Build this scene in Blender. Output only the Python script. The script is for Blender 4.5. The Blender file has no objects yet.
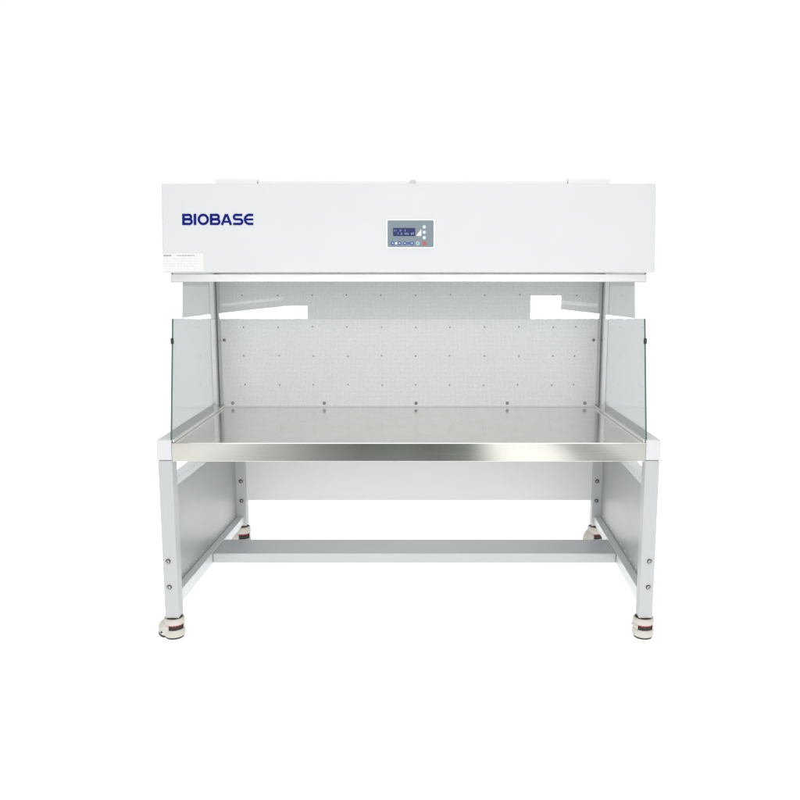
import bpy, bmesh, math, random
from mathutils import Vector, Matrix
random.seed(7)
R = math.radians
scene = bpy.context.scene
COL = scene.collection

# ------------------------------------------------------------------ camera
CAM = Vector((0.0, 0.0, 1.303))
F_PX, PITCH = 815.0, R(8.6)
cd = bpy.data.cameras.new("camera")
cd.angle = 2 * math.atan(400 / F_PX)
cd.shift_x = -0.015
cd.clip_start, cd.clip_end = 0.05, 500
cam = bpy.data.objects.new("camera", cd)
COL.objects.link(cam)
cam.location = CAM
cam.rotation_euler = (R(90) - PITCH, 0, 0)
scene.camera = cam

# ------------------------------------------------------------------ render / view
scene.render.engine = 'CYCLES'
scene.cycles.use_denoising = True
scene.cycles.max_bounces = 14
scene.cycles.sample_clamp_indirect = 4.0
scene.cycles.caustics_reflective = True
scene.cycles.blur_glossy = 1.0
scene.cycles.transparent_max_bounces = 16
scene.view_settings.view_transform = 'Standard'
scene.view_settings.look = 'None'
scene.view_settings.exposure = 0.0
scene.view_settings.gamma = 1.0

# ------------------------------------------------------------------ world: white studio ahead, dimmer room behind
W = bpy.data.worlds.new("World")
scene.world = W
W.use_nodes = True
nt = W.node_tree
nt.nodes.clear()
tc = nt.nodes.new('ShaderNodeTexCoord')
sep = nt.nodes.new('ShaderNodeSeparateXYZ')
mr = nt.nodes.new('ShaderNodeMapRange')
mr.inputs['From Min'].default_value, mr.inputs['From Max'].default_value = -0.25, 0.25
ramp = nt.nodes.new('ShaderNodeMix'); ramp.data_type = 'RGBA'
ramp.inputs[6].default_value = (0.55, 0.555, 0.555, 1)
ramp.inputs[7].default_value = (1.02, 1.02, 1.02, 1)
bg = nt.nodes.new('ShaderNodeBackground')
wo = nt.nodes.new('ShaderNodeOutputWorld')
nt.links.new(tc.outputs['Generated'], sep.inputs[0])
nt.links.new(sep.outputs['Y'], mr.inputs['Value'])
nt.links.new(mr.outputs['Result'], ramp.inputs[0])
nt.links.new(ramp.outputs[2], bg.inputs['Color'])
nt.links.new(bg.outputs[0], wo.inputs['Surface'])
bg.inputs['Strength'].default_value = 1.0


def area_light(name, loc, x_axis, normal, sx, sy, radiance, color=(1, 1, 1)):
    """a rectangular lamp: local x along x_axis, shining along -normal's opposite (towards `normal`)"""
    L = bpy.data.lights.new(name, 'AREA')
    L.shape = 'RECTANGLE'
    L.size, L.size_y = sx, sy
    L.energy = radiance * math.pi * sx * sy
    L.color = color
    o = bpy.data.objects.new(name, L)
    COL.objects.link(o)
    z = -Vector(normal).normalized()
    x = Vector(x_axis); x = (x - z * x.dot(z)).normalized()
    y = z.cross(x)
    o.matrix_world = Matrix.Translation(loc) @ Matrix((x, y, z)).transposed().to_4x4()
    return o


area_light("overhead_softbox", (0.2, 1.7, 4.3), (1, 0, 0), (0.0, 0.12, -1.0), 4.0, 2.4, 2.0, (1.0, 0.995, 0.985))
area_light("front_softbox", (0.1, -1.4, 1.42), (1, 0, 0), (0.0, 1.0, -0.05), 3.4, 1.6, 4.6)  # added fill that brightens the work chamber


def px_ray(u, v):
    x = (u - 412) / F_PX; y = (400 - v) / F_PX
    c, s = math.cos(PITCH), math.sin(PITCH)
    return Vector((x, c + y * s, -s + y * c))


# the two bright strip lamps behind the photographer that mirror in the slanted visor glass
VIS_LO, VIS_HI = Vector((0, 2.867, 1.157)), Vector((0, 2.893, 1.302))
vn = Vector((1, 0, 0)).cross(VIS_HI - VIS_LO).normalized()
if vn.y > 0: vn = -vn


def visor_lamp(name, quad, dist, radiance):
    """rectangle lamp whose mirror image in the visor covers the pixel quad (tl, tr, br, bl)"""
    pts = []
    cu = sum(q[0] for q in quad) / 4; cv = sum(q[1] for q in quad) / 4
    def hit(u, v):
        d = px_ray(u, v); t = (VIS_LO - CAM).dot(vn) / d.dot(vn)
        return CAM + d * t, (d - 2 * d.dot(vn) * vn).normalized()
    p0, axis = hit(cu, cv)
    centre = p0 + axis * dist
    for u, v in quad:
        p, r = hit(u, v)
        pts.append(p + r * ((centre - p).dot(axis) / r.dot(axis)))
    tl, tr, br, bl = pts
    xa = (tr - tl + br - bl) / 2
    ya = (tl - bl + tr - br) / 2
    return area_light(name, (tl + tr + br + bl) / 4, xa, -axis, xa.length, ya.length, radiance)


visor_lamp("strip_lamp", [(219.6, 313.4), (283, 306.3), (284, 326), (220.6, 333)], 3.6, 16)
visor_lamp("window_lamp", [(283, 306.1), (308, 305.8), (307, 327), (282, 327.3)], 3.6, 16)
visor_lamp("dim_strip_lamp", [(222, 303.6), (283, 297.0), (283.3, 299.6), (222.3, 306.2)], 3.6, 1.6)
visor_lamp("dim_strip_lamp", [(562, 300.6), (598, 303.6), (597.7, 307), (561.7, 304)], 3.6, 1.6)
visor_lamp("strip_lamp", [(180, 318.2), (210.5, 314.3), (211.5, 326), (181, 330)], 3.6, 16)
visor_lamp("window_lamp", [(530.5, 295.5), (561, 295.5), (561, 329), (530.5, 329)], 3.6, 16)
visor_lamp("strip_lamp", [(561.3, 309.3), (599, 313.8), (598, 330), (560.4, 325.5)], 3.6, 16)
visor_lamp("strip_lamp", [(606, 314.6), (634, 318.2), (633, 331), (605, 327.5)], 3.6, 16)


# ------------------------------------------------------------------ materials
def new_mat(name):
    m = bpy.data.materials.new(name); m.use_nodes = True
    return m, m.node_tree, m.node_tree.nodes['Principled BSDF']


def paint(name, col, rough=0.42, spec=0.5, bump=0.04, mottle=0.03):
    m, t, b = new_mat(name)
    b.inputs['Roughness'].default_value = rough
    b.inputs['Specular IOR Level'].default_value = spec
    co = t.nodes.new('ShaderNodeTexCoord')
    n = t.nodes.new('ShaderNodeTexNoise'); n.inputs['Scale'].default_value = 450; n.inputs['Detail'].default_value = 2
    bp = t.nodes.new('ShaderNodeBump'); bp.inputs['Strength'].default_value = bump; bp.inputs['Distance'].default_value = 0.001
    t.links.new(co.outputs['Object'], n.inputs['Vector'])
    t.links.new(n.outputs['Fac'], bp.inputs['Height'])
    t.links.new(bp.outputs['Normal'], b.inputs['Normal'])
    nw = t.nodes.new('ShaderNodeTexNoise'); nw.inputs['Scale'].default_value = 3.5; nw.inputs['Detail'].default_value = 1
    t.links.new(co.outputs['Object'], nw.inputs['Vector'])
    bw = t.nodes.new('ShaderNodeBump'); bw.inputs['Strength'].default_value = 0.5; bw.inputs['Distance'].default_value = 0.012
    t.links.new(nw.outputs['Fac'], bw.inputs['Height']); t.links.new(bw.outputs['Normal'], bp.inputs['Normal'])
    n2 = t.nodes.new('ShaderNodeTexNoise'); n2.inputs['Scale'].default_value = 5; n2.inputs['Detail'].default_value = 5
    t.links.new(co.outputs['Object'], n2.inputs['Vector'])
    mx = t.nodes.new('ShaderNodeMix'); mx.data_type = 'RGBA'
    mx.inputs[6].default_value = (*[c * (1 - mottle) for c in col], 1)
    mx.inputs[7].default_value = (*[min(1, c * (1 + mottle)) for c in col], 1)
    t.links.new(n2.outputs['Fac'], mx.inputs[0])
    t.links.new(mx.outputs[2], b.inputs['Base Color'])
    return m


def steel(name, col, rough, stretch, var=0.12, bump=0.08, metallic=1.0, colvar=0.1, smudge=0.0):
    """brushed steel: grain runs along the axis with the small stretch factor"""
    m, t, b = new_mat(name)
    b.inputs['Metallic'].default_value = metallic
    co = t.nodes.new('ShaderNodeTexCoord')
    mp = t.nodes.new('ShaderNodeMapping'); mp.inputs['Scale'].default_value = stretch
    n = t.nodes.new('ShaderNodeTexNoise'); n.inputs['Scale'].default_value = 1; n.inputs['Detail'].default_value = 6
    t.links.new(co.outputs['Object'], mp.inputs['Vector']); t.links.new(mp.outputs[0], n.inputs['Vector'])
    r = t.nodes.new('ShaderNodeMapRange')
    r.inputs['To Min'].default_value = max(0.02, rough - var); r.inputs['To Max'].default_value = rough + var
    t.links.new(n.outputs['Fac'], r.inputs['Value']); t.links.new(r.outputs[0], b.inputs['Roughness'])
    bp = t.nodes.new('ShaderNodeBump'); bp.inputs['Strength'].default_value = bump; bp.inputs['Distance'].default_value = 0.0006
    t.links.new(n.outputs['Fac'], bp.inputs['Height']); t.links.new(bp.outputs['Normal'], b.inputs['Normal'])
    mx = t.nodes.new('ShaderNodeMix'); mx.data_type = 'RGBA'
    mx.inputs[6].default_value = (*[c * (1 - colvar) for c in col], 1)
    mx.inputs[7].default_value = (*[min(1, c * (1 + colvar)) for c in col], 1)
    t.links.new(n.outputs['Fac'], mx.inputs[0]); t.links.new(mx.outputs[2], b.inputs['Base Color'])
    if smudge:
        n2 = t.nodes.new('ShaderNodeTexNoise'); n2.inputs['Scale'].default_value = 11; n2.inputs['Detail'].default_value = 5; n2.inputs['Roughness'].default_value = 0.65
        t.links.new(co.outputs['Object'], n2.inputs['Vector'])
        cr = t.nodes.new('ShaderNodeMapRange'); cr.inputs['From Min'].default_value = 0.35; cr.inputs['From Max'].default_value = 0.7
        cr.inputs['To Min'].default_value = -smudge * 0.3; cr.inputs['To Max'].default_value = smudge
        t.links.new(n2.outputs['Fac'], cr.inputs['Value'])
        ad = t.nodes.new('ShaderNodeMath'); ad.operation = 'ADD'; ad.use_clamp = True
        t.links.new(r.outputs[0], ad.inputs[0]); t.links.new(cr.outputs[0], ad.inputs[1]); t.links.new(ad.outputs[0], b.inputs['Roughness'])
        m2 = t.nodes.new('ShaderNodeMix'); m2.data_type = 'RGBA'; m2.blend_type = 'MULTIPLY'
        c2 = t.nodes.new('ShaderNodeMapRange'); c2.inputs['From Min'].default_value = 0.4; c2.inputs['From Max'].default_value = 0.68
        t.links.new(n2.outputs['Fac'], c2.inputs['Value']); t.links.new(c2.outputs[0], m2.inputs[0])
        t.links.new(mx.outputs[2], m2.inputs[6]); m2.inputs[7].default_value = (0.92, 0.91, 0.90, 1)
        t.links.new(m2.outputs[2], b.inputs['Base Color'])
    return m


def plain(name, col, rough=0.5, metallic=0.0, emit=0.0, spec=0.5):
    m, t, b = new_mat(name)
    b.inputs['Base Color'].default_value = (*col, 1)
    b.inputs['Roughness'].default_value = rough
    b.inputs['Metallic'].default_value = metallic
    b.inputs['Specular IOR Level'].default_value = spec
    if emit:
        b.inputs['Emission Color'].default_value = (*col, 1)
        b.inputs['Emission Strength'].default_value = emit
    return m


def glass(name, tint):
    m = bpy.data.materials.new(name); m.use_nodes = True
    t = m.node_tree; t.nodes.clear()
    o = t.nodes.new('ShaderNodeOutputMaterial')
    tr = t.nodes.new('ShaderNodeBsdfTransparent'); tr.inputs[0].default_value = (*tint, 1)
    gl = t.nodes.new('ShaderNodeBsdfGlossy'); gl.inputs['Roughness'].default_value = 0.0
    gl.inputs['Color'].default_value = (1, 1, 1, 1)
    lw = t.nodes.new('ShaderNodeFresnel'); lw.inputs['IOR'].default_value = 1.5
    # a pane seen from inside its own thickness keeps the same reflectance
    geo = t.nodes.new('ShaderNodeNewGeometry')
    ior = t.nodes.new('ShaderNodeMapRange')
    ior.inputs['To Min'].default_value = 1.5; ior.inputs['To Max'].default_value = 1 / 1.5
    t.links.new(geo.outputs['Backfacing'], ior.inputs['Value'])
    inv = t.nodes.new('ShaderNodeMath'); inv.operation = 'DIVIDE'
    # Fresnel node flips the ior on back faces itself, so hand it 1/ior there
    t.links.new(ior.outputs[0], lw.inputs['IOR'])
    mx = t.nodes.new('ShaderNodeMixShader')
    t.links.new(lw.outputs[0], mx.inputs[0]); t.links.new(tr.outputs[0], mx.inputs[1]); t.links.new(gl.outputs[0], mx.inputs[2])
    t.links.new(mx.outputs[0], o.inputs['Surface'])
    t.nodes.remove(inv)
    return m


def perforated(name):
    """galvanised sheet with fine punched holes and a mottled zinc grain"""
    m, t, b = new_mat(name)
    b.inputs['Metallic'].default_value = 0.1
    b.inputs['Roughness'].default_value = 0.5
    co = t.nodes.new('ShaderNodeTexCoord')
    sp = t.nodes.new('ShaderNodeSeparateXYZ'); t.links.new(co.outputs['Object'], sp.inputs[0])
    def saw(sock, k):
        a = t.nodes.new('ShaderNodeMath'); a.operation = 'MULTIPLY'; a.inputs[1].default_value = k
        t.links.new(sock, a.inputs[0])
        f = t.nodes.new('ShaderNodeMath'); f.operation = 'FRACT'; t.links.new(a.outputs[0], f.inputs[0])
        s = t.nodes.new('ShaderNodeMath'); s.operation = 'SUBTRACT'; s.inputs[1].default_value = 0.5
        t.links.new(f.outputs[0], s.inputs[0])
        q = t.nodes.new('ShaderNodeMath'); q.operation = 'MULTIPLY'
        t.links.new(s.outputs[0], q.inputs[0]); t.links.new(s.outputs[0], q.inputs[1])
        return q
    a = saw(sp.outputs['X'], 1 / 0.0042); c = saw(sp.outputs['Z'], 1 / 0.0042)
    d = t.nodes.new('ShaderNodeMath'); d.operation = 'ADD'
    t.links.new(a.outputs[0], d.inputs[0]); t.links.new(c.outputs[0], d.inputs[1])
    lt = t.nodes.new('ShaderNodeMath'); lt.operation = 'LESS_THAN'; lt.inputs[1].default_value = 0.075
    t.links.new(d.outputs[0], lt.inputs[0])
    n = t.nodes.new('ShaderNodeTexNoise'); n.inputs['Scale'].default_value = 240; n.inputs['Detail'].default_value = 3
    t.links.new(co.outputs['Object'], n.inputs['Vector'])
    r = t.nodes.new('ShaderNodeValToRGB')
    r.color_ramp.elements[0].position = 0.3; r.color_ramp.elements[0].color = (0.825, 0.84, 0.835, 1)
    r.color_ramp.elements[1].position = 0.7; r.color_ramp.elements[1].color = (0.96, 0.985, 0.975, 1)
    t.links.new(n.outputs['Fac'], r.inputs[0])
    mx = t.nodes.new('ShaderNodeMix'); mx.data_type = 'RGBA'
    t.links.new(lt.outputs[0], mx.inputs[0]); t.links.new(r.outputs[0], mx.inputs[6])
    mx.inputs[7].default_value = (0.52, 0.54, 0.53, 1)
    t.links.new(mx.outputs[2], b.inputs['Base Color'])
    return m


M = dict(
    paint=paint("white_powder_coat", (0.585, 0.595, 0.602), spec=0.3),
    frame=paint("pale_grey_powder_coat", (0.455, 0.467, 0.477), 0.38, spec=0.3),
    flange=paint("lightened_white_coat", (0.82, 0.83, 0.835), 0.4),  # cabinet paint lightened to make up for weak light on the flange
    skirt=paint("skirt_lightened_coat", (0.68, 0.685, 0.69), 0.4, spec=0.3),  # same cabinet paint, lightened against the shade under the table
    bar=paint("cross_bar_powder_coat", (0.475, 0.50, 0.508), 0.20, spec=1.0),
    polished=plain("polished_steel", (0.93, 0.93, 0.93), 0.16, 1.0),
    railpaint=paint("grey_powder_coat", (0.62, 0.645, 0.65), 0.22, spec=1.0),
    white=paint("white_trim", (0.76, 0.76, 0.76), 0.35, mottle=0.01),
    top=steel("worktop_steel", (0.765, 0.735, 0.72), 0.13, (3, 260, 1), 0.07, 0.03, colvar=0.05, smudge=0.04),
    apron=steel("apron_steel", (0.64, 0.635, 0.62), 0.09, (3, 1, 320), 0.04, 0.05, colvar=0.06),
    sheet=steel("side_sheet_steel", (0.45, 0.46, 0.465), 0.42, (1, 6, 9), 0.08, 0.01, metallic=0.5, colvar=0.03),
    lip=steel("visor_rail_steel", (0.60, 0.595, 0.585), 0.40, (7, 1, 30), 0.1, 0.03, colvar=0.14),
    alu=plain("aluminium_channel", (0.62, 0.64, 0.65), 0.4, 0.7),
    groove=plain("dark_gasket", (0.12, 0.13, 0.135), 0.6),
    perf=perforated("perforated_sheet"),
    glass=glass("side_glass_tint", (0.725, 0.745, 0.745)),
    vglass=glass("visor_glass", (0.94, 0.95, 0.945)),
    clear=glass("clear_glass", (0.98, 0.985, 0.983)),
    gedge=plain("green_glass_edge", (0.07, 0.135, 0.125), 0.12),
    ink=plain("navy_ink", (0.0015, 0.010, 0.16), 0.6, spec=0.1),
    black=plain("black_rubber", (0.015, 0.015, 0.016), 0.55),
    cream=paint("cream_nylon", (0.52, 0.495, 0.45), 0.4, mottle=0.06, spec=0.3),
    red=plain("red_plastic", (0.36, 0.02, 0.015), 0.45),
    brass=plain("brown_zinc", (0.22, 0.13, 0.05), 0.4, 0.6),
    bolt=plain("bolt_steel", (0.42, 0.40, 0.38), 0.32, 0.9),
    socket=plain("bolt_socket", (0.03, 0.03, 0.03), 0.6),
    screw=plain("screw_steel", (0.20, 0.20, 0.20), 0.45, 0.5),
    rivet=plain("rivet_white", (0.85, 0.87, 0.88), 0.3, 0.2),
    stick=plain("sticker_paper", (0.68, 0.678, 0.67), 0.6),
    print_=plain("sticker_print", (0.30, 0.30, 0.31), 0.6),
    print_pale=plain("sticker_pale_print", (0.60, 0.59, 0.575), 0.6),
    overlay=plain("overlay_blue_grey", (0.185, 0.225, 0.255), 0.4, spec=0.25),
    lcd=plain("lcd_blue", (0.020, 0.030, 0.11), 0.3, spec=0.2),
    seg=plain("lcd_segment", (0.19, 0.24, 0.40), 0.3, spec=0.2),
    btn=plain("button_pale", (0.40, 0.48, 0.56), 0.4),
    btnblue=plain("button_blue", (0.035, 0.10, 0.33), 0.4, spec=0.2),
    btnred=plain("button_red", (0.52, 0.085, 0.07), 0.4, spec=0.2),
    silver=plain("overlay_white", (0.80, 0.78, 0.75), 0.4),
)

# ------------------------------------------------------------------ mesh helpers
def box(bm, x0, x1, y0, y1, z0, z1, mi=0):
    if x0 > x1: x0, x1 = x1, x0
    r = bmesh.ops.create_cube(bm, size=1)
    for v in r['verts']:
        v.co = Vector(((x0 + x1) / 2 + v.co.x * (x1 - x0), (y0 + y1) / 2 + v.co.y * (y1 - y0), (z0 + z1) / 2 + v.co.z * (z1 - z0)))
    for f in {f for v in r['verts'] for f in v.link_faces}: f.material_index = mi
    return r['verts']


def lathe(bm, prof, seg=32, mat=Matrix(), mi=0, arc=None):
    """revolve (r, z) profile about z; arc=(a0, a1) sweeps only part"""
    n = seg if arc is None else seg + 1
    rings = []
    for i in range(n):
        a = (2 * math.pi * i / seg) if arc is None else arc[0] + (arc[1] - arc[0]) * i / seg
        rings.append([bm.verts.new(mat @ Vector((r * math.cos(a), r * math.sin(a), z))) for r, z in prof])
    for i in range(n if arc is None else n - 1):
        A, B = rings[i], rings[(i + 1) % n]
        for j in range(len(prof) - 1):
            q = [A[j], B[j], B[j + 1], A[j + 1]]
            try:
                f = bm.faces.new(q); f.material_index = mi; f.smooth = True
            except ValueError: pass


def disc_y(bm, x, y, z, r, h, seg=20, mi=0, dome=0.0):
    """short cylinder facing -y with its back at y"""
    prof = [(0.0001, h + dome), (r * 0.55, h + dome * 0.75), (r * 0.9, h), (r, h * 0.7), (r, 0)]
    m = Matrix.Translation((x, y, z)) @ Matrix.Rotation(R(90), 4, 'X')
    lathe(bm, prof, seg, m, mi)


def prism(bm, poly, f, mi=0):
    """extrude: poly list of 2-D points; f(p, k) -> 3-D point for k = 0 / 1"""
    a = [bm.verts.new(f(p, 0)) for p in poly]; b = [bm.verts.new(f(p, 1)) for p in poly]
    fs = [bm.faces.new(a), bm.faces.new(b[::-1])]
    n = len(poly)
    for i in range(n):
        fs.append(bm.faces.new([a[i], b[i], b[(i + 1) % n], a[(i + 1) % n]]))
    for q in fs: q.material_index = mi
    return fs


def obj(name, bm, mats, parent=None, bevel=0.0, smooth=False, seg=2):
    bmesh.ops.remove_doubles(bm, verts=bm.verts, dist=1e-6)
    bmesh.ops.recalc_face_normals(bm, faces=bm.faces)
    me = bpy.data.meshes.new(name); bm.to_mesh(me); bm.free()
    for m in (mats if isinstance(mats, (list, tuple)) else [mats]): me.materials.append(M[m])
    o = bpy.data.objects.new(name, me); COL.objects.link(o)
    if parent: o.parent = parent
    if smooth:
        for p in me.polygons: p.use_smooth = True
    if bevel:
        b = o.modifiers.new("bevel", 'BEVEL'); b.width = bevel; b.segments = seg; b.limit_method = 'ANGLE'; b.angle_limit = R(35)
        b.harden_normals = False
    return o


def BM(): return bmesh.new()

# ------------------------------------------------------------------ setting
def ground_sheet(name, x0, x1, y0, y1, z, mat):
    bm = BM(); vs = [bm.verts.new(p) for p in ((x0, y0, z), (x1, y0, z), (x1, y1, z), (x0, y1, z))]; bm.faces.new(vs)
    me = bpy.data.meshes.new(name); bm.to_mesh(me); bm.free(); me.materials.append(mat)
    o = bpy.data.objects.new(name, me); COL.objects.link(o); o['kind'] = 'structure'
    return o


# seamless white floor the cabinet stands on; glow added to wash out shadows
fm, ft, fb = new_mat("white_floor_added_glow")
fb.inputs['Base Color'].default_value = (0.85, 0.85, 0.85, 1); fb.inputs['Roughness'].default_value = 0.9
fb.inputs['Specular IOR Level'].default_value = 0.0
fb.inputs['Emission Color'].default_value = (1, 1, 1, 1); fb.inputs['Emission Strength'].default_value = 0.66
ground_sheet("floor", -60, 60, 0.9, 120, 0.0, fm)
# unseen ground behind the camera; bands added to mirror in the steel front edge
gm, gt, gb = new_mat("reflection_band_floor")
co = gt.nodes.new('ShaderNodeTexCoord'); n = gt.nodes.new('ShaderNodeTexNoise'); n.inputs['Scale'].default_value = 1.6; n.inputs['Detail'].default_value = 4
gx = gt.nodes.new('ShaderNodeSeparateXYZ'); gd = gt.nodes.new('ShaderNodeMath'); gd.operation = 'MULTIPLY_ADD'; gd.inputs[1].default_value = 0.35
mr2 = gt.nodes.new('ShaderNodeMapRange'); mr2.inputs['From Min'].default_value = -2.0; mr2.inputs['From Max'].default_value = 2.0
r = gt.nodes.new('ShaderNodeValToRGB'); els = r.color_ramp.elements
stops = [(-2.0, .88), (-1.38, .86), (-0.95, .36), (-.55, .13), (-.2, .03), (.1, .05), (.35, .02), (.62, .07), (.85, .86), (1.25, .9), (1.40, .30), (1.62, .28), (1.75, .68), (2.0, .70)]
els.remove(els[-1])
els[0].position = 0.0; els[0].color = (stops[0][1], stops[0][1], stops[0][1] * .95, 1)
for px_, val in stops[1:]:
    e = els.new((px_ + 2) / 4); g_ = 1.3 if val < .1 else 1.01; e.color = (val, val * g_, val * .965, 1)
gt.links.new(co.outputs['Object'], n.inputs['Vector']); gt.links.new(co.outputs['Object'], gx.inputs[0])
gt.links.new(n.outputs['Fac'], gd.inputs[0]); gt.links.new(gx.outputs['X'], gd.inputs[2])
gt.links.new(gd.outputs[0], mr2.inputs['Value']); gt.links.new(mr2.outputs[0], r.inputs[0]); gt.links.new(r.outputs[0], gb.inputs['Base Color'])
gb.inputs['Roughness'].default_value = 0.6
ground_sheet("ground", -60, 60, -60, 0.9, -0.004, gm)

# ------------------------------------------------------------------ the cabinet
cab = bpy.data.objects.new("laminar_flow_cabinet", None); COL.objects.link(cab)
cab.location = (-0.0115, 2.8, 0)
cab['label'] = "white laminar flow cabinet with steel worktop, glass sides and four cream casters on white floor"
cab['category'] = "lab cabinet"
SK = 0.045                                # the undercarriage runs very slightly askew to the top


def skew(bm):
    for v in bm.verts: v.co.x += SK * v.co.y


# ---- legs, cheeks, rails
for s in (-1, 1):
    bm = BM(); box(bm, s * 0.832, s * 0.882, 0, 0.05, 0.080, 0.6637); skew(bm)
    leg = obj("leg", bm, 'frame', cab, 0.003)
    for z in (0.295, 0.198):
        b = BM(); disc_y(b, s * 0.862, 0.0, z, 0.0088, 0.003, mi=1); disc_y(b, s * 0.862, -0.0031, z, 0.0066, 0.004, mi=0, dome=0.0012)
        disc_y(b, s * 0.862, -0.0080, z, 0.0028, 0.0006, mi=1, seg=6)
        obj("bolt", b, ['bolt', 'socket'], leg)
    bm = BM(); box(bm, s * 0.832, s * 0.882, 1.0, 1.05, 0.1125, 0.6637); skew(bm)
    leg = obj("leg", bm, 'frame', cab, 0.003)
    for z in (0.335, 0.2385):
        x = s * 0.853 + SK
        b = BM(); disc_y(b, x, 1.0, z, 0.0095, 0.003, mi=1); disc_y(b, x, 0.9969, z, 0.0060, 0.004, mi=0, dome=0.001)
        disc_y(b, x, 0.992, z, 0.0030, 0.0006, mi=1, seg=6)
        obj("bolt", b, ['bolt', 'socket'], leg)
    # end cheek of the table top
    bm = BM(); box(bm, s * 0.8318, s * 0.8845, -0.001, 1.06, 0.6652, 0.738)
    obj("end_cheek", bm, 'paint', cab, 0.0035)
    # lower side rail
    bm = BM(); box(bm, s * 0.8445, s * 0.8765, 0.0505, 0.9995, 0.109, 0.160)
    for v in bm.verts:
        if v.co.z < 0.12 and v.co.y > 0.5: v.co.z = 0.124
    skew(bm)
    rail = obj("side_rail", bm, 'railpaint', cab, 0.002)
    b = BM(); m4 = Matrix.Translation((s * 0.8445 + SK * 0.075, 0.075, 0.148)) @ Matrix.Rotation(-s * R(90), 4, 'Y')
    lathe(b, [(0.0001, 0.0015), (0.003, 0.0012), (0.0036, 0)], 12, m4)
    obj("screw", b, 'socket', rail)
    # upper side rail
    bm = BM(); box(bm, s * 0.836, s * 0.8800, 0.0505, 0.9995, 0.562, 0.588); skew(bm)
    obj("upper_rail", bm, 'railpaint', cab, 0.0015)
    # sheet closing the side under the table
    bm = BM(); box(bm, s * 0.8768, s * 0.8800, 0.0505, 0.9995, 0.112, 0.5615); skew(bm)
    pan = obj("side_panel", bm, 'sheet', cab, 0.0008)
    for k in range(9):
        y = 0.16 + k * 0.098
        b = BM(); m4 = Matrix.Translation((s * 0.8766 + SK * y, y, 0.176)) @ Matrix.Rotation(-s * R(90), 4, 'Y')
        lathe(b, [(0.0001, 0.0022), (0.0020, 0.0014), (0.0032, 0)], 12, m4)
        obj("rivet", b, 'rivet', pan)

# cross bar and rear skirt
bm = BM(); box(bm, -0.8435, 0.8435, 0.474, 0.660, 0.1165, 0.1585); skew(bm)
obj("cross_bar", bm, 'bar', cab, 0.003)
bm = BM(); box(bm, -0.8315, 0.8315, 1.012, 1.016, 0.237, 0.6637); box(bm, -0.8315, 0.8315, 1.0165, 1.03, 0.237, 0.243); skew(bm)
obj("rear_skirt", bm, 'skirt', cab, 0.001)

# ---- worktop
bm = BM(); box(bm, -0.8305, 0.8305, 0.0032, 0.797, 0.7150, 0.7272)
top = obj("worktop", bm, 'top', cab, 0.001)
bm = BM(); box(bm, -0.8300, 0.8300, 0.0036, 0.797, 0.7000, 0.7146)
obj("bounce_board", bm, 'flange', cab, 0.001)  # unseen white board added to bounce floor light onto the bars below
bm = BM(); box(bm, -0.8312, 0.8312, -0.002, 0.003, 0.6608, 0.7278)
obj("front_apron", bm, 'apron', cab, 0.0022, seg=3)
for s in (-1, 1):                         # channel that carries the side glass
    bm = BM(); box(bm, s * 0.8225, s * 0.8295, 0.006, 0.792, 0.7275, 0.7385)
    obj("glass_channel", bm, 'polished', cab, 0.0012)

# ---- rear plenum, perforated air panel
bm = BM(); box(bm, -0.878, 0.878, 0.803, 1.10, 0.664, 1.6215)
obj("rear_plenum", bm, 'paint', cab, 0.003)
for s in (-1, 1):
    bm = BM(); box(bm, s * 0.8480, s * 0.8775, 0.7990, 0.8025, 0.7385, 1.3160)
    obj("plenum_flange", bm, 'flange', cab, 0.0008)  # plate added to lighten the plenum edge where little light reaches
bm = BM(); box(bm, -0.8290, 0.8290, 0.7975, 0.8026, 0.7274, 1.3170)
perf = obj("perforated_panel", bm, 'perf', cab)
cols = [-0.7325] + [-0.5775 + i * 0.1515 for i in range(9)] + [0.7310]
for z in (1.2239, 1.0841, 0.9559, 0.8264):
    for i, x in enumerate(cols):
        b = BM(); disc_y(b, x + random.uniform(-.002, .002), 0.7975, z + random.uniform(-.002, .002), 0.0033, 0.0012, 10)
        obj("screw", b, 'screw', perf)
for x in (-0.789, -0.380, 0.0295, 0.437, 0.783):
    b = BM(); disc_y(b, x, 0.7975, 0.7453, 0.0072, 0.003, 16, dome=0.003)
    obj("screw", b, 'bolt', perf)
for x in (-0.817, 0.813):
    b = BM(); disc_y(b, x, 0.7975, 1.0268, 0.0070, 0.003, 16, mi=0, dome=0.002); disc_y(b, x, 0.7925, 1.0268, 0.003, 0.0006, 6, mi=1)
    obj("screw", b, ['bolt', 'socket'], perf)
bm = BM(); box(bm, -0.8285, 0.8285, 0.7935, 0.7972, 0.7274, 0.7315)
obj("panel_trim", bm, 'white', cab)
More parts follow.
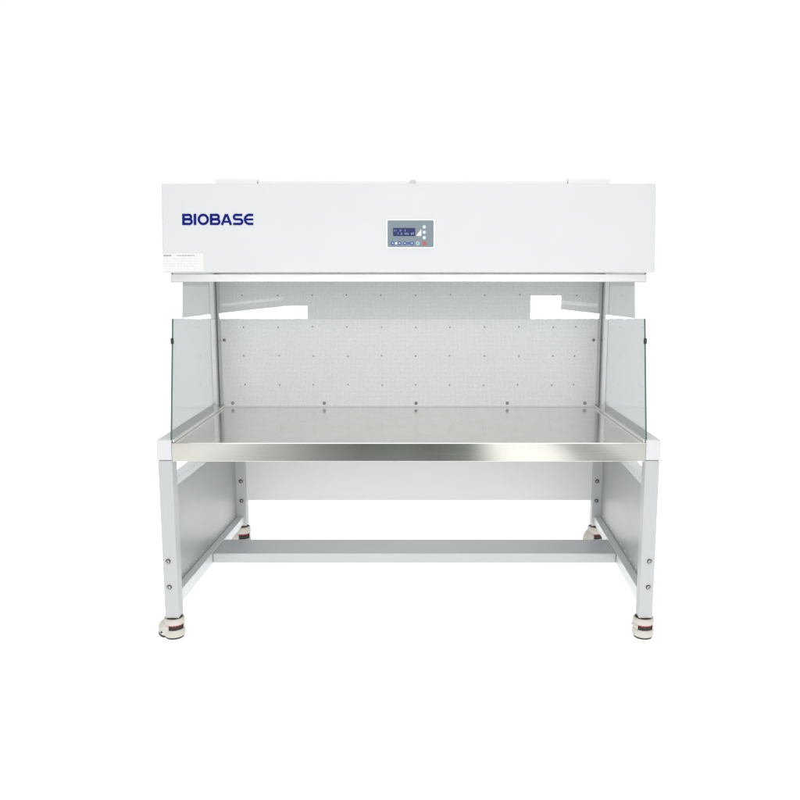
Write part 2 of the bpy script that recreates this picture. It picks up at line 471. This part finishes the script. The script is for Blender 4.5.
for s in (-1, 1):                         # corner channels where the glass meets the plenum
    bm = BM(); box(bm, s * 0.8300, s * 0.8356, 0.6185, 0.716, 0.7410, 1.3165)
    obj("clear_end_pane", bm, 'clear', cab)  # untinted pane added so the flange behind looks brighter
    bm = BM()
    box(bm, s * 0.8300, s * 0.8360, 0.7165, 0.738, 0.7410, 1.3165, 1)
    box(bm, s * 0.8290, s * 0.8370, 0.7385, 0.760, 0.7410, 1.3165, 2)
    box(bm, s * 0.8300, s * 0.8360, 0.7605, 0.787, 0.7410, 1.3165, 2)
    box(bm, s * 0.8290, s * 0.8325, 0.788, 0.8026, 0.7405, 1.3165, 0)
    box(bm, s * 0.8326, s * 0.8368, 0.794, 0.8026, 0.7405, 1.3165, 1)
    box(bm, s * 0.8369, s * 0.8440, 0.790, 0.8026, 0.7405, 1.3165, 2)
    box(bm, s * 0.8441, s * 0.8475, 0.794, 0.8026, 0.7405, 1.3165, 1)
    obj("corner_channel", bm, ['white', 'groove', 'alu'], cab)

# ---- side glass
for s in (-1, 1):
    bm = BM()
    poly = [(0.006, 0.7385), (0.0850, 1.155), (0.0900, 1.155), (0.104, 1.3165), (0.6175, 1.3165), (0.6175, 0.7385)]
    fs = prism(bm, poly, lambda p, k: Vector((s * (0.8298 + 0.006 * k), p[0], p[1])))
    for f in fs[2:5]: f.material_index = 1
    g = obj("side_glass", bm, ['glass', 'gedge'], cab)
    bm = BM(); box(bm, s * 0.8292, s * 0.8364, 0.0600, 0.0760, 1.069, 1.089)
    obj("glass_clip", bm, 'black', cab, 0.001)

# ---- canopy
CY0, CZ0, CY1, CZ1 = 0.070, 1.3176, 0.100, 1.622
cn = Vector((0, -(CZ1 - CZ0), CY1 - CY0)).normalized()


def face_pt(x, z, n):
    """point on the sloping canopy front at height z, n metres proud of it"""
    return Vector((x, CY0 + (CY1 - CY0) * (z - CZ0) / (CZ1 - CZ0), z)) + cn * n


bm = BM()
prism(bm, [(CY0, CZ0), (CY1, CZ1), (1.098, CZ1), (1.098, CZ0)], lambda p, k: Vector(((-0.856, 0.856)[k], p[0], p[1])))
canopy = obj("canopy", bm, 'paint', cab, 0.004, seg=3)

# top housing on the canopy roof
for x0, x1, z1, nm in ((-0.762, -0.598, 1.6850, "roof_box"), (0.626, 0.790, 1.6860, "roof_box"), (-0.5945, 0.0120, 1.6772, "roof_duct"), (0.0175, 0.6230, 1.6772, "roof_duct")):
    bm = BM(); box(bm, x0, x1, 0.50, 0.95, CZ1 + 0.0005, z1)
    obj(nm, bm, 'white', cab, 0.003)
bm = BM(); box(bm, 0.0045, 0.0245, 0.490, 0.4995, CZ1 + 0.0005, 1.6795)
obj("duct_joint", bm, 'paint', cab, 0.002)

# ---- lettering built from strokes
def arc(cx, cy, r, a0, a1, n=10, ry=None):
    return [(cx + r * math.cos(R(a0 + (a1 - a0) * i / n)), cy + (ry or r) * math.sin(R(a0 + (a1 - a0) * i / n))) for i in range(n + 1)]


def ribbon(pts, w, closed=False):
    """(left, right) offset outlines of a polyline"""
    n = len(pts); L, Rr = [], []
    for i, p in enumerate(pts):
        a = pts[i - 1] if (i > 0 or closed) else None
        b = pts[(i + 1) % n] if (i < n - 1 or closed) else None
        ds = []
        for q0, q1 in ((a, p), (p, b)):
            if q0 is None or q1 is None: continue
            d = Vector((q1[0] - q0[0], q1[1] - q0[1]))
            if d.length > 1e-9: ds.append(d.normalized())
        nrm = [Vector((-d.y, d.x)) for d in ds]
        m = sum(nrm, Vector((0, 0))).normalized()
        k = w / 2 / max(0.45, m.dot(nrm[0]))
        L.append((p[0] + m.x * k, p[1] + m.y * k)); Rr.append((p[0] - m.x * k, p[1] - m.y * k))
    return L, Rr


ST = 0.212
def glyph(ch):
    h = ST / 2
    if ch == 'B':
        return [([(h, 0), (h, 1)], ST * 1.1, 0), ([(h, 1 - h), (.60, 1 - h)] + arc(.60, .715, .19, 90, -90, 10) + [(h, .525)], ST, 0),
                ([(h, .50), (.64, .50)] + arc(.64, .2975, .2025, 90, -90, 10) + [(h, h)], ST, 0)]
    if ch == 'I': return [([(h, 0), (h, 1)], ST * 1.1, 0)]
    if ch == 'O': return [(arc(.5, .5, .405, 0, 342, 19), ST, 1)]
    if ch == 'A': return [([(.09, 0), (.47, .97)], ST, 0), ([(.91, 0), (.53, .97)], ST, 0), ([(.24, .29), (.76, .29)], ST * .8, 0)]
    if ch == 'S': return [([(.86, 1 - h), (.30, 1 - h)] + arc(.30, .7075, .1975, 90, 270, 10) + [(.64, .51)] + arc(.64, .3025, .2075, 90, -90, 10) + [(.03, h)], ST, 0)]
    if ch == 'E': return [([(.86, 1 - h), (.52, 1 - h)] + arc(.52, .5, .405, 90, 270, 14) + [(.86, h)], ST, 0), ([(.14, .5), (.86, .5)], ST * .85, 0)]


ADV = dict(zip("0123456", (0, 1.04, 1.39, 2.49, 3.47, 4.54, 5.52)))


def lettering(bm, word, x0, zb, unit, n0, mi=0):
    lift = 0
    for i, ch in enumerate(word):
        for pts, w, closed in glyph(ch):
            L, Q = ribbon(pts, w, closed); n = len(L)
            hgt = n0 + 0.0006 + 0.00012 * (lift % 5); lift += 1
            V = {}
            for side, P in ((0, L), (1, Q)):
                for k, hh in ((0, n0), (1, hgt)):
                    V[side, k] = [bm.verts.new(face_pt(x0 + (p[0] + ADV[str(i)]) * unit, zb + p[1] * unit, hh)) for p in P]
            for j in range(n if closed else n - 1):
                j2 = (j + 1) % n
                for A, B in ((V[0, 1], V[1, 1]), (V[0, 0], V[0, 1]), (V[1, 1], V[1, 0])):
                    f = bm.faces.new([A[j], A[j2], B[j2], B[j]]); f.material_index = mi
            if not closed:
                for j in (0, n - 1):
                    f = bm.faces.new([V[0, 0][j], V[0, 1][j], V[1, 1][j], V[1, 0][j]]); f.material_index = mi


bm = BM(); lettering(bm, "BIOBASE", -0.785, 1.4802, 0.03857, 0.0003)
obj("lettering", bm, 'ink', canopy)

# ---- rating sticker
def plate(bm, x0, x1, z0, z1, n0, n1, mi=0):
    prism(bm, [(x0, z0), (x1, z0), (x1, z1), (x0, z1)], lambda p, k: face_pt(p[0], p[1], (n0, n1)[k]), mi)


bm = BM(); plate(bm, -0.8545, -0.7135, 1.3215, 1.3835, 0.0002, 0.0008)
plate(bm, -0.7230, -0.7222, 1.3225, 1.3825, 0.0008, 0.0009, 2)
lettering(bm, "BIOBASE", -0.8515, 1.3735, 0.0042, 0.0009, 1)
x = -0.806
while x < -0.745:
    w = random.uniform(0.003, 0.0075); plate(bm, x, x + w, 1.3740, 1.3772, 0.0009, 0.00105, 1); x += w + 0.0017
for z, xe in ((1.364, -0.735), (1.356, -0.74), (1.347, -0.73), (1.338, -0.745)):
    x = -0.851
    while x < xe:
        w = random.uniform(0.004, 0.014); plate(bm, x, min(x + w, xe + .004), z, z + 0.0022, 0.0009, 0.00105, 2); x += w + random.uniform(.002, .012)
obj("rating_sticker", bm, ['stick', 'print_', 'print_pale'], canopy)

# ---- control panel (px on the photograph -> metres on the canopy front)
PU = 0.1594 / 46.0
def cx(u): return (u - 410.5) * PU + 0.0065
def cz(v): return 1.4494 - (v - 234.0) * (0.0918 / 27.0)


def rounded(x0, x1, z0, z1, r, n=5):
    P = []
    for a, b, a0 in ((x1 - r, z1 - r, 0), (x0 + r, z1 - r, 90), (x0 + r, z0 + r, 180), (x1 - r, z0 + r, 270)):
        P += arc(a, b, r, a0, a0 + 90, n)
    return P


def rplate(bm, u0, u1, v0, v1, n0, n1, r, mi=0):
    prism(bm, rounded(cx(u0), cx(u1), cz(v1), cz(v0), r), lambda p, k: face_pt(p[0], p[1], (n0, n1)[k]), mi)


bm = BM(); rplate(bm, 386.0, 434.9, 218.9, 248.4, 0.0003, 0.0018, 0.006, 0)
cp = obj("control_panel", bm, 'white', cab, 0.0005)
bm = BM(); rplate(bm, 387.5, 433.5, 220.4, 247.1, 0.0019, 0.0032, 0.004, 0)
obj("overlay", bm, 'overlay', cp)
bm = BM(); rplate(bm, 393.0, 415.2, 228.0, 236.2, 0.0034, 0.0038, 0.0008, 0)
for row, (v0, v1) in enumerate(((229.2, 231.8), (232.4, 235.2))):
    u = 394.0
    while u < 413.8:
        w = random.uniform(0.5, 1.5)
        if random.random() < 0.6:
            a = random.uniform(0, .8)
            rplate(bm, u, u + w, v0 + a, v1 - random.uniform(0, .8), 0.0039, 0.0040, 0.0004, 1)
        u += w + random.uniform(0.35, 1.0)
obj("display_screen", bm, ['lcd', 'seg'], cp)
bm = BM()
for k in range(5):
    u = 416.2 + k * 1.05
    rplate(bm, u, u + 0.85, 235.0 - k * 1.35, 236.0, 0.0034, 0.0038, 0.0003, 0)
obj("level_bars", bm, 'silver', cp)


def button(u, v, rad, m, ring=None):
    bm = BM()
    def d(r, n0, n1, mi): prism(bm, arc(cx(u), cz(v), r * PU, 0, 345, 23), lambda p, k: face_pt(p[0], p[1], (n0, n1)[k]), mi)
    d(rad, 0.0034, 0.0044, 0)
    if ring: d(rad * 0.45, 0.0045, 0.0048, 1)
    obj("button", bm, [m, ring or m], cp)


for v in (227.0, 232.4, 237.8): button(424.2, v, 1.9, 'btn', 'silver')
for u in (392.7, 399.4, 404.8, 412.0): button(u, 243.4, 1.85, 'btnblue', 'btn')
button(417.8, 243.4, 1.85, 'btn', 'overlay'); button(424.2, 243.4, 1.8, 'btnred')
bm = BM(); rplate(bm, 394.9, 397.2, 242.5, 244.3, 0.0034, 0.0040, 0.0008, 0)
obj("button_link", bm, 'silver', cp)
bm = BM(); rplate(bm, 407.0, 409.9, 242.5, 244.2, 0.0034, 0.0040, 0.0006, 0)
obj("button_link", bm, 'btnblue', cp)

# ---- visor: slanted glass strip below the canopy
va, vb = Vector((0, 0.067, 1.157)), Vector((0, 0.093, 1.302))
vdir = (vb - va)


def vis(x, t, n):
    p = va + vdir * t + vn * n
    return Vector((x, p.y, p.z))


def vplate(bm, x0, x1, t0, t1, n0, n1, mi=0):
    return prism(bm, [(x0, t0), (x1, t0), (x1, t1), (x0, t1)], lambda p, k: vis(p[0], p[1], (n0, n1)[k]), mi)


bm = BM(); fs = vplate(bm, -0.8325, 0.8325, 0.0, 1.0, -0.005, 0.0)
visor = obj("visor_glass", bm, ['vglass', 'gedge'], cab)
for p in visor.data.polygons:
    if abs(p.normal.dot(vn)) < 0.9: p.material_index = 1
bm = BM(); vplate(bm, -0.8330, 0.8330, 0.88, 1.06, 0.0004, 0.0055)
obj("visor_rail", bm, 'lip', cab, 0.001)
for s in (-1, 1):
    bm = BM(); vplate(bm, s * 0.7925, s * 0.8325, -0.002, 0.878, 0.0004, 0.0030)
    obj("visor_stile", bm, 'white', cab, 0.0006)

# ---- levelling casters
def caster(x, y, ztop, yaw, slot, stem_top):
    """cream body with an adjuster slot, wheel bulge along local +x, foot pad below"""
    base = Matrix.Translation((x, y, 0)) @ Matrix.Rotation(yaw, 4, 'Z')
    k = ztop / 0.086
    def Z(v): return v * k
    bm = BM()
    # lower ring
    lathe(bm, [(0.028, Z(.0075)), (0.0355, Z(.009)), (0.0385, Z(.014)), (0.0385, Z(.034)), (0.0365, Z(.038)), (0.024, Z(.038))], 40, base)
    # upper ring, hollow where the stem goes in
    lathe(bm, [(0.024, Z(.058)), (0.0350, Z(.058)), (0.0375, Z(.062)), (0.0375, Z(.078)), (0.0350, Z(.083)), (0.0300, Z(.084)), (0.0318, Z(.081)), (0.0312, Z(.066))], 40, base)
    # back wall that joins both rings on the wheel side
    lathe(bm, [(0.025, Z(.033)), (0.0365, Z(.033)), (0.0365, Z(.064)), (0.025, Z(.064))], 20, base, arc=(slot - yaw + R(46), slot - yaw + R(314)))
    # wheel bulge
    prof = []
    for i in range(13):
        a = -math.pi / 2 + math.pi * i / 12
        prof.append((max(1e-4, math.cos(a)), math.sin(a)))
    em = base @ Matrix.Translation((0.0285, 0, Z(.0405))) @ Matrix.Rotation(R(-18), 4, 'Y') @ Matrix.Diagonal((0.0300, 0.0335, Z(.0345), 1))
    lathe(bm, prof, 32, em)
    body = obj("caster", bm, 'cream', cab)
    bm = BM()
    lathe(bm, [(0.0001, Z(.0385)), (0.033, Z(.039)), (0.033, Z(.0525)), (0.0001, Z(.053))], 32, base, mi=0)
    for i in range(20):
        a = 2 * math.pi * i / 20
        m4 = base @ Matrix.Rotation(a, 4, 'Z')
        vs = box(bm, 0.024, 0.0335, -0.0032, 0.0032, Z(.0526), Z(.0572), 1)
        for v in vs: v.co = m4 @ v.co
    lathe(bm, [(0.0001, Z(.0528)), (0.030, Z(.0528)), (0.030, Z(.0570)), (0.0001, Z(.0572))], 32, base, mi=1)
    obj("adjuster_wheel", bm, ['black', 'red'], body)
    bm = BM(); lathe(bm, [(0.0001, 0.0), (0.028, 0.0), (0.0335, Z(.002)), (0.0335, Z(.0085)), (0.0001, Z(.009))], 32, base)
    obj("foot_pad", bm, 'black', body)
    bm = BM()
    wm = base @ Matrix.Translation((0.036, 0, 0.0215)) @ Matrix.Rotation(R(90), 4, 'X')
    lathe(bm, [(0.0001, -.012), (0.019, -.012), (0.0213, -.009), (0.0213, .009), (0.019, .012), (0.0001, .012)], 28, wm)
    obj("wheel", bm, 'black', body)
    bm = BM(); lathe(bm, [(0.0001, Z(.060)), (0.0300, Z(.060)), (0.0300, Z(.0740)), (0.016, Z(.0755)), (0.016, stem_top), (0.0001, stem_top)], 28, base)
    obj("stem", bm, 'brass', body)
    # axle caps on the bulge
    for sy in (-1, 1):
        b = BM(); m4 = base @ Matrix.Translation((0.041, sy * 0.0295, Z(.033))) @ Matrix.Rotation(R(90) * -sy, 4, 'X')
        lathe(b, [(0.0001, .0035), (0.0035, .003), (0.004, 0)], 12, m4)
        obj("axle_cap", b, 'black', body)


caster(-0.857, 0.025, 0.079, R(184), R(-62), 0.0808)
caster(0.857, 0.025, 0.079, R(86), R(-90), 0.0808)
caster(-0.857 + SK * 1.02, 1.025, 0.109, R(182), R(-68), 0.1128)
caster(0.857 + SK * 1.02, 1.025, 0.109, R(184), R(-86), 0.1128)
